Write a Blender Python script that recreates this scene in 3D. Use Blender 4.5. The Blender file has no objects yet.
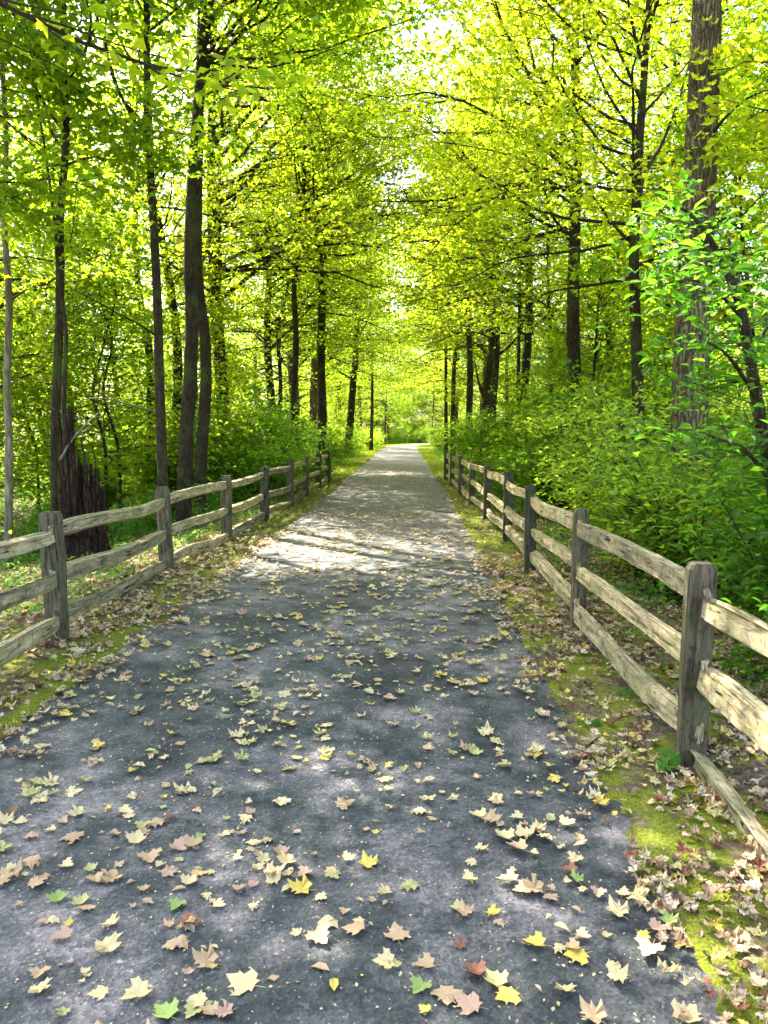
import bpy, math, random
import numpy as np

R = math.radians
PI = math.pi
col = bpy.context.scene.collection
rng = np.random.default_rng(7)
random.seed(7)

# ------------------------------------------------------------------ camera
F = 770.0
CAM = np.array([0.0, 0.0, 1.65])
PITCH, YAW = R(-6.08), R(1.56)
cam_d = bpy.data.cameras.new('camera')
cam_d.sensor_fit = 'VERTICAL'; cam_d.sensor_height = 36; cam_d.lens = F / 1024 * 36
cam_d.clip_start = 0.05; cam_d.clip_end = 2000
cam = bpy.data.objects.new('camera', cam_d); col.objects.link(cam)
cam.location = CAM; cam.rotation_euler = (R(90) + PITCH, 0, YAW)
bpy.context.scene.camera = cam

def ray(px, py):
    v = np.array([(px - 384) / F, -(py - 512) / F, -1.0])
    a = R(90) + PITCH
    ca, sa = math.cos(a), math.sin(a)
    v = np.array([v[0], ca * v[1] - sa * v[2], sa * v[1] + ca * v[2]])
    c, s = math.cos(YAW), math.sin(YAW)
    return np.array([c * v[0] - s * v[1], s * v[0] + c * v[1], v[2]])
def at(px, py, Y):
    r = ray(px, py); return CAM + r * (Y / r[1])
def gp(px, py, z=0.0):
    r = ray(px, py); return CAM + r * ((z - CAM[2]) / r[2])

# ------------------------------------------------------------------ object helpers
def tag(o, label=None, cat=None, group=None, kind=None):
    if label: o['label'] = label
    if cat: o['category'] = cat
    if group: o['group'] = group
    if kind: o['kind'] = kind
    return o
def empty(name, loc=(0, 0, 0), label=None, cat=None, group=None):
    o = bpy.data.objects.new(name, None); col.objects.link(o)
    o.location = tuple(map(float, loc)); o.empty_display_size = .2
    return tag(o, label, cat, group)
def link(name, me, parent=None):
    o = bpy.data.objects.new(name, me); col.objects.link(o)
    if parent is not None: o.parent = parent
    return o

class MB:
    """collects vertices and triangles/quads with a material index"""
    def __init__(s): s.v = []; s.f3 = []; s.f4 = []; s.n = 0
    def add(s, v, tris=None, quads=None, mat=0):
        v = np.asarray(v, float)
        if tris is not None and len(tris): s.f3.append((np.asarray(tris) + s.n, mat))
        if quads is not None and len(quads): s.f4.append((np.asarray(quads) + s.n, mat))
        s.v.append(v); s.n += len(v)
    def mesh(s, name, mats, smooth=False, origin=None):
        v = np.concatenate(s.v) if s.v else np.zeros((0, 3))
        if origin is not None: v = v - np.asarray(origin)
        me = bpy.data.meshes.new(name)
        n3 = sum(len(a) for a, _ in s.f3); n4 = sum(len(a) for a, _ in s.f4)
        me.vertices.add(len(v)); me.vertices.foreach_set('co', v.astype(np.float32).ravel())
        li = [a.ravel() for a, _ in s.f3] + [a.ravel() for a, _ in s.f4]
        li = np.concatenate(li).astype(np.int32)
        mi = np.concatenate([np.full(len(a), m) for a, m in s.f3] + [np.full(len(a), m) for a, m in s.f4]).astype(np.int32)
        tot = np.concatenate([np.full(n3, 3), np.full(n4, 4)]).astype(np.int32)
        st = np.concatenate([[0], np.cumsum(tot)[:-1]]).astype(np.int32)
        me.loops.add(len(li)); me.loops.foreach_set('vertex_index', li)
        me.polygons.add(n3 + n4); me.polygons.foreach_set('loop_start', st)
        me.polygons.foreach_set('loop_total', tot)
        for m in mats: me.materials.append(m)
        me.polygons.foreach_set('material_index', mi)
        me.polygons.foreach_set('use_smooth', np.full(n3 + n4, bool(smooth)))
        me.update(calc_edges=True); me.validate()
        return me
    def build(s, name, mats, parent=None, smooth=False, origin=None):
        if not isinstance(mats, (list, tuple)): mats = [mats]
        return link(name, s.mesh(name, mats, smooth, origin), parent)

def catmull(P, n):
    P = np.asarray(P, float); k = len(P)
    out = []
    for t in np.linspace(0, k - 1, n):
        i = min(int(t), k - 2); u = t - i
        p0, p1, p2, p3 = P[max(i - 1, 0)], P[i], P[i + 1], P[min(i + 2, k - 1)]
        out.append(.5 * ((2 * p1) + (-p0 + p2) * u + (2 * p0 - 5 * p1 + 4 * p2 - p3) * u * u + (-p0 + 3 * p1 - 3 * p2 + p3) * u ** 3))
    return np.array(out)
def tube(mb, pts, rad, ns=8, mat=0, wob=0.0, rg=rng, flare=None):
    pts = np.asarray(pts, float); n = len(pts)
    rad = np.broadcast_to(np.asarray(rad, float), (n,))
    T = np.gradient(pts, axis=0); T /= np.linalg.norm(T, axis=1)[:, None] + 1e-9
    ref = np.array([1., 0, 0]) if abs(T[0][0]) < .8 else np.array([0, 1., 0])
    a = np.linspace(0, 2 * PI, ns, endpoint=False)
    V = []
    for i in range(n):
        u = ref - T[i] * ref.dot(T[i]); u /= np.linalg.norm(u); w = np.cross(T[i], u); ref = u
        r = rad[i] * (1 + (wob * rg.normal(size=ns) if wob else 0))
        V.append(pts[i] + np.outer(np.cos(a) * r, u) + np.outer(np.sin(a) * r, w))
    V = np.concatenate(V)
    i, j = np.meshgrid(np.arange(n - 1), np.arange(ns), indexing='ij'); j2 = (j + 1) % ns
    q = np.stack([i * ns + j, i * ns + j2, (i + 1) * ns + j2, (i + 1) * ns + j], -1).reshape(-1, 4)
    mb.add(V, quads=q, mat=mat)

# ------------------------------------------------------------------ materials
def newmat(name):
    m = bpy.data.materials.new(name); m.use_nodes = True
    nt = m.node_tree; nt.nodes.clear()
    out = nt.nodes.new('ShaderNodeOutputMaterial')
    return m, nt, out
def nd(nt, typ, **kw):
    n = nt.nodes.new(typ)
    for k, v in kw.items():
        if k in n.inputs: n.inputs[k].default_value = v
        else: setattr(n, k, v)
    return n
def ramp(nt, stops, interp='LINEAR'):
    r = nt.nodes.new('ShaderNodeValToRGB'); r.color_ramp.interpolation = interp
    e = r.color_ramp.elements
    while len(e) > 1: e.remove(e[-1])
    e[0].position = stops[0][0]; e[0].color = (*stops[0][1], 1)
    for p, c in stops[1:]:
        x = e.new(p); x.color = (*c, 1)
    return r
def mix(nt, a, b, fac, mode='MIX'):
    m = nt.nodes.new('ShaderNodeMix'); m.data_type = 'RGBA'; m.blend_type = mode
    L = nt.links
    for s, i in ((a, 6), (b, 7), (fac, 0)):
        if isinstance(s, (tuple, float, int)): m.inputs[i].default_value = (*s, 1) if isinstance(s, tuple) else s
        else: L.new(s, m.inputs[i])
    return m.outputs[2]
def noise(nt, vec, scale, detail=4, rough=.55, dist=0.):
    n = nd(nt, 'ShaderNodeTexNoise', Scale=scale, Detail=float(detail), Roughness=rough, Distortion=dist)
    if vec is not None: nt.links.new(vec, n.inputs['Vector'])
    return n

def leaf_mat(name, refl, trans, fac=.5, rough=.55, spec=.16):
    """refl: list of reflectance colours, trans: list of transmitted colours, picked per leaf"""
    m, nt, out = newmat(name); L = nt.links
    g = nt.nodes.new('ShaderNodeNewGeometry')
    oi = nt.nodes.new('ShaderNodeObjectInfo')
    n = len(refl)
    r1 = ramp(nt, [(i / max(n - 1, 1), c) for i, c in enumerate(refl)])
    r2 = ramp(nt, [(i / max(n - 1, 1), c) for i, c in enumerate(trans)])
    # a crown's own tint shifts which leaf colours dominate
    a = nd(nt, 'ShaderNodeMath', operation='MULTIPLY'); L.new(oi.outputs['Random'], a.inputs[0]); a.inputs[1].default_value = .45
    b = nd(nt, 'ShaderNodeMath', operation='MULTIPLY_ADD'); L.new(g.outputs['Random Per Island'], b.inputs[0]); b.inputs[1].default_value = .55
    L.new(a.outputs[0], b.inputs[2])
    L.new(b.outputs[0], r1.inputs[0]); L.new(b.outputs[0], r2.inputs[0])
    p = nd(nt, 'ShaderNodeBsdfPrincipled', Roughness=rough); p.inputs['Specular IOR Level'].default_value = spec
    t = nt.nodes.new('ShaderNodeBsdfTranslucent')
    L.new(r1.outputs[0], p.inputs['Base Color']); L.new(r2.outputs[0], t.inputs['Color'])
    mx = nd(nt, 'ShaderNodeMixShader'); mx.inputs[0].default_value = fac
    L.new(p.outputs[0], mx.inputs[1]); L.new(t.outputs[0], mx.inputs[2]); L.new(mx.outputs[0], out.inputs[0])
    return m

M_GREEN = leaf_mat('leaf_green', [(.035, .075, .008), (.065, .11, .010), (.10, .14, .012)],
                   [(.22, .44, .010), (.44, .64, .012), (.70, .76, .02)], .55)
M_YELLOW = leaf_mat('leaf_yellow_green', [(.05, .10, .008), (.10, .14, .010), (.15, .16, .012)],
                    [(.30, .54, .012), (.54, .72, .015), (.80, .80, .022)], .58)
M_DEEP = leaf_mat('leaf_deep_green', [(.028, .07, .006), (.045, .095, .008), (.08, .125, .010)],
                  [(.08, .31, .01), (.18, .45, .015), (.40, .62, .025)], .50, .55, .2)
M_SHRUB = leaf_mat('leaf_shrub', [(.035, .10, .014), (.06, .14, .018), (.10, .17, .02)],
                   [(.24, .50, .02), (.46, .68, .03), (.68, .78, .05)], .52, .5, .2)
M_FERN = leaf_mat('leaf_ground_plant', [(.03, .10, .015), (.05, .14, .02), (.09, .18, .02)],
                  [(.14, .42, .03), (.25, .52, .04), (.42, .6, .05)], .42)

def bark_mat(name, dark, light, scale=1., bump=.6, furrow=.55, moss=0.):
    m, nt, out = newmat(name); L = nt.links
    tc = nt.nodes.new('ShaderNodeTexCoord'); mp = nd(nt, 'ShaderNodeMapping'); mp.inputs['Scale'].default_value = (1, 1, .16)
    L.new(tc.outputs['Object'], mp.inputs['Vector'])
    n0 = noise(nt, tc.outputs['Object'], 5 * scale, 6, .7)
    add = nd(nt, 'ShaderNodeVectorMath', operation='MULTIPLY_ADD'); L.new(n0.outputs['Color'], add.inputs[0]); add.inputs[1].default_value = (.10, .10, .07)
    L.new(mp.outputs[0], add.inputs[2])
    v = nd(nt, 'ShaderNodeTexVoronoi', feature='DISTANCE_TO_EDGE', Scale=26 * scale); L.new(add.outputs[0], v.inputs['Vector'])
    n1 = noise(nt, mp.outputs[0], 30 * scale, 6, .65)
    n2 = noise(nt, tc.outputs['Object'], 1.7, 4, .6)
    rv = ramp(nt, [(0., (0, 0, 0)), (.12, (.5, .5, .5)), (.4, (1, 1, 1))]); L.new(v.outputs['Distance'], rv.inputs[0])
    c = mix(nt, dark, light, rv.outputs[0])
    c = mix(nt, c, tuple(x * .55 for x in dark), n1.outputs['Fac'])
    r2 = ramp(nt, [(.35, (.65, .65, .65)), (.65, (1.25, 1.2, 1.12))]); L.new(n2.outputs['Fac'], r2.inputs[0])
    c = mix(nt, c, r2.outputs[0], 1.0, 'MULTIPLY')
    if moss:
        n3 = noise(nt, tc.outputs['Object'], 3.1, 5, .65); r3 = ramp(nt, [(.5, (0, 0, 0)), (.62, (1, 1, 1))]); L.new(n3.outputs['Fac'], r3.inputs[0])
        mm = nd(nt, 'ShaderNodeMath', operation='MULTIPLY'); L.new(r3.outputs[0], mm.inputs[0]); mm.inputs[1].default_value = moss
        c = mix(nt, c, (.06, .10, .02), mm.outputs[0])
    p = nd(nt, 'ShaderNodeBsdfPrincipled', Roughness=.9); p.inputs['Specular IOR Level'].default_value = .15
    L.new(c, p.inputs['Base Color'])
    h = nd(nt, 'ShaderNodeMath', operation='MULTIPLY_ADD'); L.new(rv.outputs[0], h.inputs[0]); h.inputs[1].default_value = furrow; L.new(n1.outputs['Fac'], h.inputs[2])
    b = nd(nt, 'ShaderNodeBump', Strength=bump, Distance=.03); L.new(h.outputs[0], b.inputs['Height']); L.new(b.outputs[0], p.inputs['Normal'])
    L.new(p.outputs[0], out.inputs[0])
    return m
M_BARK = bark_mat('bark_dark', (.030, .022, .013), (.115, .088, .05), 1.2, .9, moss=.6)
M_BARKL = bark_mat('bark_furrowed', (.055, .038, .02), (.40, .31, .18), .8, 1., 1.2, moss=.3)
M_PALE = bark_mat('bark_pale', (.14, .12, .08), (.42, .38, .29), .6, .4, .3, moss=.5)
M_ROT = bark_mat('rotten_wood', (.02, .012, .008), (.12, .07, .045), .9, 1., 1.2)
M_TWIG = bark_mat('twig_bark', (.03, .022, .015), (.09, .07, .05), 2., .3)

def wood_mat(name, base, dark, green):
    m, nt, out = newmat(name); L = nt.links
    tc = nt.nodes.new('ShaderNodeTexCoord')
    uvw = nt.nodes.new('ShaderNodeUVMap'); 
    mp = nd(nt, 'ShaderNodeMapping'); mp.inputs['Scale'].default_value = (1, .07, 1)
    L.new(tc.outputs['UV'], mp.inputs['Vector'])
    n1 = noise(nt, mp.outputs[0], 42, 7, .72, .5)
    n2 = noise(nt, tc.outputs['Object'], 5, 5, .65)
    n3 = noise(nt, tc.outputs['Object'], 23, 4, .6)
    r1 = ramp(nt, [(.36, dark), (.48, tuple(.5 * (a + b) for a, b in zip(base, dark))), (.60, base)]); L.new(n1.outputs['Fac'], r1.inputs[0])
    r2 = ramp(nt, [(.44, (0, 0, 0)), (.62, (1, 1, 1))]); L.new(n2.outputs['Fac'], r2.inputs[0])
    mm = nd(nt, 'ShaderNodeMath', operation='MULTIPLY'); L.new(r2.outputs[0], mm.inputs[0]); mm.inputs[1].default_value = .7
    c = mix(nt, r1.outputs[0], green, mm.outputs[0])
    r3 = ramp(nt, [(.52, (0, 0, 0)), (.68, (1, 1, 1))]); L.new(n3.outputs['Fac'], r3.inputs[0])
    m3 = nd(nt, 'ShaderNodeMath', operation='MULTIPLY'); L.new(r3.outputs[0], m3.inputs[0]); m3.inputs[1].default_value = .6
    c = mix(nt, c, dark, m3.outputs[0])
    mc = nd(nt, 'ShaderNodeMapping'); mc.inputs['Scale'].default_value = (1, .035, 1); L.new(tc.outputs['UV'], mc.inputs['Vector'])
    nc = noise(nt, mc.outputs[0], 95, 3, .6, .8); rc = ramp(nt, [(.60, (0, 0, 0)), (.66, (1, 1, 1))]); L.new(nc.outputs['Fac'], rc.inputs[0])
    c = mix(nt, c, tuple(x * .35 for x in dark), rc.outputs[0])
    oi = nt.nodes.new('ShaderNodeObjectInfo'); ro = ramp(nt, [(0, (.65, .66, .66)), (1, (1.2, 1.15, 1.05))]); L.new(oi.outputs['Random'], ro.inputs[0])
    c = mix(nt, c, ro.outputs[0], 1., 'MULTIPLY')
    p = nd(nt, 'ShaderNodeBsdfPrincipled', Roughness=.85); p.inputs['Specular IOR Level'].default_value = .2
    L.new(c, p.inputs['Base Color'])
    b = nd(nt, 'ShaderNodeBump', Strength=1., Distance=.012); L.new(n1.outputs['Fac'], b.inputs['Height']); L.new(b.outputs[0], p.inputs['Normal'])
    L.new(p.outputs[0], out.inputs[0])
    return m
M_RAIL = wood_mat('weathered_rail', (.60, .48, .29), (.06, .04, .022), (.27, .26, .10))
M_POST = wood_mat('weathered_post', (.17, .135, .085), (.016, .013, .010), (.085, .095, .04))

# asphalt
def asphalt():
    m, nt, out = newmat('worn_asphalt'); L = nt.links
    tc = nt.nodes.new('ShaderNodeTexCoord'); O = tc.outputs['Object']
    n1 = noise(nt, O, 1.1, 5, .6, .3); n2 = noise(nt, O, 3.6, 9, .74); n3 = noise(nt, O, 130, 3, .7)
    v = nd(nt, 'ShaderNodeTexVoronoi', Scale=95.); L.new(O, v.inputs['Vector'])
    r1 = ramp(nt, [(.38, (.030, .034, .033)), (.48, (.058, .061, .058)), (.62, (.145, .13, .124))]); L.new(n1.outputs['Fac'], r1.inputs[0])  # broad pale patches: some wear, plus soft sun dapples painted into the colour
    r2 = ramp(nt, [(.43, (.42, .48, .50)), (.495, (.85, .88, .88)), (.54, (1.15, 1.1, 1.1)), (.64, (1.6, 1.5, 1.48))]); L.new(n2.outputs['Fac'], r2.inputs[0])
    c = mix(nt, r1.outputs[0], r2.outputs[0], 1., 'MULTIPLY')
    r3 = ramp(nt, [(0, (.32, .33, .33)), (.5, (.85, .85, .85)), (.85, (1.4, 1.35, 1.3)), (1, (3.2, 3.0, 2.8))]); L.new(v.outputs['Color'], r3.inputs[0])
    c = mix(nt, c, r3.outputs[0], .85, 'MULTIPLY')
    # the surface turns paler and more even further off
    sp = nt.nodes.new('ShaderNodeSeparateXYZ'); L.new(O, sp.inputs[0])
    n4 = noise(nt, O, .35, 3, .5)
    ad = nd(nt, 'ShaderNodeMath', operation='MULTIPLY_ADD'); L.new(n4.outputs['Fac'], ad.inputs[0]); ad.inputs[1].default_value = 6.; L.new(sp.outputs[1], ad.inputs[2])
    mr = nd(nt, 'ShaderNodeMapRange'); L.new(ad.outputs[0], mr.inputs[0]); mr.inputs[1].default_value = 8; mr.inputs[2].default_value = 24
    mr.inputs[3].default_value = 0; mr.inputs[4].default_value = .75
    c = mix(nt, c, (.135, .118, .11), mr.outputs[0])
    p = nd(nt, 'ShaderNodeBsdfPrincipled', Roughness=.82); p.inputs['Specular IOR Level'].default_value = .35
    L.new(c, p.inputs['Base Color'])
    b = nd(nt, 'ShaderNodeBump', Strength=.8, Distance=.004); L.new(v.outputs['Distance'], b.inputs['Height']); L.new(b.outputs[0], p.inputs['Normal'])
    L.new(p.outputs[0], out.inputs[0]); return m
M_ASPH = asphalt()

def soil():
    m, nt, out = newmat('mossy_soil'); L = nt.links
    tc = nt.nodes.new('ShaderNodeTexCoord'); O = tc.outputs['Object']
    n1 = noise(nt, O, 2.4, 6, .65, .4); n2 = noise(nt, O, 28, 5, .7); n3 = noise(nt, O, 90, 4, .7)
    rs = ramp(nt, [(.3, (.04, .028, .018)), (.5, (.10, .07, .045)), (.7, (.24, .18, .13))]); L.new(n2.outputs['Fac'], rs.inputs[0])
    rm = ramp(nt, [(.3, (.045, .06, .008)), (.5, (.12, .14, .013)), (.7, (.25, .25, .025))]); L.new(n3.outputs['Fac'], rm.inputs[0])
    rf = ramp(nt, [(.40, (0, 0, 0)), (.50, (1, 1, 1))])
    # moss grows on the verge beside the path, leaf soil under the trees
    sp = nt.nodes.new('ShaderNodeSeparateXYZ'); L.new(O, sp.inputs[0])
    ax = nd(nt, 'ShaderNodeMath', operation='ADD'); L.new(sp.outputs[0], ax.inputs[0]); ax.inputs[1].default_value = .6
    ab = nd(nt, 'ShaderNodeMath', operation='ABSOLUTE'); L.new(ax.outputs[0], ab.inputs[0])
    mr = nd(nt, 'ShaderNodeMapRange'); L.new(ab.outputs[0], mr.inputs[0]); mr.inputs[1].default_value = 1.6; mr.inputs[2].default_value = 3.2
    mr.inputs[3].default_value = -.015; mr.inputs[4].default_value = -.12
    s = nd(nt, 'ShaderNodeMath', operation='ADD'); L.new(n1.outputs['Fac'], s.inputs[0]); L.new(mr.outputs[0], s.inputs[1])
    L.new(s.outputs[0], rf.inputs[0])
    c = mix(nt, rs.outputs[0], rm.outputs[0], rf.outputs[0])
    p = nd(nt, 'ShaderNodeBsdfPrincipled', Roughness=.95); p.inputs['Specular IOR Level'].default_value = .1
    L.new(c, p.inputs['Base Color'])
    b = nd(nt, 'ShaderNodeBump', Strength=1., Distance=.02); L.new(n2.outputs['Fac'], b.inputs['Height']); L.new(b.outputs[0], p.inputs['Normal'])
    L.new(p.outputs[0], out.inputs[0]); return m
M_SOIL = soil()

def litter_mat(name, cols, fac=.25):
    m, nt, out = newmat(name); L = nt.links
    g = nt.nodes.new('ShaderNodeNewGeometry'); n = len(cols)
    r1 = ramp(nt, [(i / n, c) for i, c in enumerate(cols)], 'CONSTANT'); L.new(g.outputs['Random Per Island'], r1.inputs[0])
    tc = nt.nodes.new('ShaderNodeTexCoord'); n1 = noise(nt, tc.outputs['Object'], 60, 4, .6)
    r2 = ramp(nt, [(.36, (.42, .34, .25)), (.47, (.85, .80, .72)), (.62, (1.15, 1.15, 1.15))]); L.new(n1.outputs['Fac'], r2.inputs[0])
    c = mix(nt, r1.outputs[0], r2.outputs[0], 1., 'MULTIPLY')
    p = nd(nt, 'ShaderNodeBsdfPrincipled', Roughness=.6); p.inputs['Specular IOR Level'].default_value = .3
    L.new(c, p.inputs['Base Color']); t = nt.nodes.new('ShaderNodeBsdfTranslucent'); L.new(c, t.inputs[0])
    mx = nd(nt, 'ShaderNodeMixShader'); mx.inputs[0].default_value = fac
    L.new(p.outputs[0], mx.inputs[1]); L.new(t.outputs[0], mx.inputs[2]); L.new(mx.outputs[0], out.inputs[0]); return m
CREAM, TAN, YEL, GRN, PINK, RUST, OLIVE, DARK = (.62, .51, .27), (.50, .35, .20), (.66, .50, .10), (.26, .36, .10), (.46, .30, .21), (.25, .10, .055), (.42, .40, .16), (.12, .08, .05)
M_LITP = litter_mat('fallen_leaf_path', [CREAM, CREAM, TAN, PINK, OLIVE, CREAM, YEL, TAN, OLIVE, TAN, CREAM, CREAM])
M_LITV = litter_mat('fallen_leaf_verge', [TAN, CREAM, CREAM, DARK, (.44, .32, .20), (.36, .24, .14), (.60, .50, .36), TAN, DARK, (.62, .53, .38), OLIVE, YEL, (.46, .33, .22), (.27, .17, .10), CREAM, RUST])

# ------------------------------------------------------------------ leaf templates (unit size, in XY plane, stem at origin, tip +Y)
def maple_template(curl=.1, seed=0, simple=False):
    rg = np.random.default_rng(seed)
    if simple:
        P = np.array([(0, 0), (-.52, .28), (-.20, .52), (0, 1.), (.20, .52), (.52, .28)])
        T = [(0, 2, 1), (0, 3, 2), (0, 4, 3), (0, 5, 4)]
        z = curl * np.array([0, -.9, .2, -.7, .2, -.9])
    else:
        half = [(.03, -.02), (.30, -.10), (.34, .06), (.60, .14), (.54, .28), (.62, .46), (.44, .44), (.33, .54), (.38, .76), (.24, .73), (.16, .86)]
        half = [(x * (1 + .08 * rg.normal()), y + .02 * rg.normal()) for x, y in half]
        left = [(-x * (1 + .08 * rg.normal()), y + .02 * rg.normal()) for x, y in half[::-1]]
        P = np.array([(0, .34)] + half + [(0, 1.08)] + left)
        n = len(P) - 1
        T = [(0, 1 + i, 1 + (i + 1) % n) for i in range(n)]
        r = np.hypot(P[:, 0], P[:, 1] - .34)
        z = curl * (r ** 2 * (1.2 + 1.2 * rg.normal(size=len(P)) * .7)) + rg.uniform(-.3, .45) * np.abs(P[:, 0]) + rg.uniform(-.25, .3) * P[:, 0] * P[:, 1]; z[0] = -.02
    return np.column_stack([P, z]), np.array(T)
def oval_template(curl=.12):
    P = np.array([(0, 0), (-.22, .3), (-.20, .65), (0, 1.), (.20, .65), (.22, .3), (0, .5)])
    z = curl * np.array([0, 1, 1, -.8, 1, 1, 0])
    T = [(6, 0, 5), (6, 5, 4), (6, 4, 3), (6, 3, 2), (6, 2, 1), (6, 1, 0)]
    return np.column_stack([P, z]), np.array(T)
def kite_template(curl=.1):
    P = np.array([(0, 0, 0), (-.34, .45, .1 * curl), (0, 1, -curl), (.34, .45, .1 * curl)])
    return P, np.array([(0, 2, 1), (0, 3, 2)])

def scatter(mb, tmpl, pos, size, normal, rg, mat=0, yaw=None):
    V, T = tmpl; n = len(pos)
    if n == 0: return
    N = normal / (np.linalg.norm(normal, axis=1)[:, None] + 1e-9)
    a = rg.uniform(0, 2 * PI, n) if yaw is None else yaw
    h = np.column_stack([np.cos(a), np.sin(a), np.zeros(n)])
    Y = h - N * np.sum(h * N, 1)[:, None]; Y /= np.linalg.norm(Y, axis=1)[:, None] + 1e-9
    X = np.cross(Y, N)
    s = np.broadcast_to(size, (n,))[:, None]
    W = (pos[:, None, :] + (V[None, :, 0:1] * X[:, None, :] + (V[None, :, 1:2] - .4) * Y[:, None, :] + V[None, :, 2:3] * N[:, None, :]) * s[:, :, None])
    Tt = (T[None] + (np.arange(n) * len(V))[:, None, None]).reshape(-1, 3)
    mb.add(W.reshape(-1, 3), tris=Tt, mat=mat)

MAP_S = [maple_template(.15, 0, True), maple_template(.45, 0, True)]
MAP_D = [maple_template(.12, 1), maple_template(.45, 2), maple_template(-.35, 3), maple_template(.3, 4), maple_template(-.2, 5), maple_template(.6, 6)]
OVAL, KITE = oval_template(), kite_template(.2)

# ------------------------------------------------------------------ tree generator
DENS = .46
def limb_path(p0, az, el, L, rg, n=7, droop=.25, crook=.09):
    d = np.array([math.cos(az) * math.cos(el), math.sin(az) * math.cos(el), math.sin(el)])
    P = [np.array(p0, float)]
    for i in range(n - 1):
        d = d + rg.normal(size=3) * crook + np.array([0, 0, -droop * L * .018 * (1 if i > 2 else .3)])
        d /= np.linalg.norm(d); P.append(P[-1] + d * L / (n - 1))
    return np.array(P)

def leaf_sprays(pts, rg, per, spread, thick):
    n = len(pts) * per
    base = np.repeat(pts, per, 0)
    off = rg.normal(size=(n, 3)) * np.array([spread, spread, thick])
    # flat sprays droop to their rim
    off[:, 2] -= (off[:, 0] ** 2 + off[:, 1] ** 2) * .45
    return base + off

def grow(rg, trunk, H, hb, Rc, nlimb, nleaf, leaf='s', size=.12, trunk_r=.15, spread=.23, thick=.07, tilt=.38,
         az_bias=None, el0=18, el1=62, limb_n=0, inner=.13, top=True, prof=None):
    """trunk(z)->point. returns crown MB (slot 0 leaves, slot 1 bark) and list of limb paths"""
    cr = MB(); limbs = []
    tw = []
    for i in range(nlimb):
        t = ((i + .5) / nlimb) ** 1.0
        z = hb + (H - hb) * t * .97
        az = i * 2.39996 + rg.normal() * .35
        if az_bias is not None and rg.random() < az_bias[1]: az = az_bias[0] + rg.normal() * .7
        f = prof(t) if prof else (.55 + .45 * math.sin(PI * min(1, t * 1.1 + .25))) * (1 - .55 * t ** 3)
        L = max(.5, Rc * f * rg.uniform(.75, 1.2))
        el = R(el0 + (el1 - el0) * t + rg.normal() * 17)
        P = limb_path(trunk(z), az, el, L, rg, 8, .25, .17)
        r0 = min(trunk_r * (1 - .75 * z / H) * .45, .008 + L * .009)
        limbs.append((P, r0))
        Pc = catmull(P, 12)
        nt_ = int(5 + L * 2.4)
        for k in range(nt_):
            s = inner + (1 - inner) * (k + rg.random()) / nt_
            q = Pc[min(11, int(s * 11))]
            dirv = Pc[min(11, int(s * 11) + 1)] - Pc[max(0, int(s * 11) - 1)]
            a = math.atan2(dirv[1], dirv[0]) + (1 if k % 2 else -1) * R(rg.uniform(25, 75))
            l2 = L * .34 * (1.25 - s) * rg.uniform(.6, 1.4) + .25
            T_ = limb_path(q, a, R(rg.normal() * 12 + 6), l2, rg, 4, .4)
            tw.append(T_)
            tube(cr, T_, np.linspace(max(.004, r0 * .25), .0022, 4), 3, 1)
    for j, (P, r0) in enumerate(limbs):
        if j >= limb_n: tube(cr, P, np.linspace(r0, .004, len(P)), 4, 1)
    tw = np.array(tw)
    # spray centres along the twigs
    A = np.concatenate([tw[:, 1], tw[:, 2], tw[:, 3], tw[:, 3]])
    per = max(1, int(round(nleaf * DENS / len(A) / .66)))
    keep = rg.random(len(A)) < .66
    pos = leaf_sprays(A[keep], rg, per, spread, thick)
    n = len(pos)
    nor = np.column_stack([rg.normal(size=n) * tilt, rg.normal(size=n) * tilt, np.ones(n)])
    sz = size * rg.uniform(.6, 1.25, n)
    if leaf == 'd':
        h = np.array_split(np.arange(n), 6)
        for k in range(6): scatter(cr, MAP_D[k], pos[h[k]], sz[h[k]], nor[h[k]], rg)
    elif leaf == 's':
        h = np.array_split(np.arange(n), 2)
        for k in range(2): scatter(cr, MAP_S[k], pos[h[k]], sz[h[k]], nor[h[k]], rg)
    elif leaf == 'o': scatter(cr, OVAL, pos, sz * 1.1, nor, rg)
    else: scatter(cr, KITE, pos, sz * 1.15, nor, rg)
    return cr, limbs[:limb_n]

def trunk_mb(P, r, ns=12, rg=rng, flare=1.45, wob=.035):
    """P polyline, r radii at its points"""
    n = max(14, int(len(P) * 5)); Pc = catmull(P, n)
    rr = np.interp(np.linspace(0, len(P) - 1, n), np.arange(len(P)), r)
    rr = rr * (1 + (flare - 1) * np.exp(-np.linspace(0, n - 1, n) * .9))
    mb = MB(); tube(mb, Pc, rr, ns, 0, wob, rg)
    return mb
def zfun(P):
    P = np.asarray(P, float); Pc = catmull(P, 60)
    o = np.argsort(Pc[:, 2]); z = Pc[o, 2]
    return lambda h: np.array([np.interp(h, z, Pc[o, 0]), np.interp(h, z, Pc[o, 1]), h])

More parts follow.
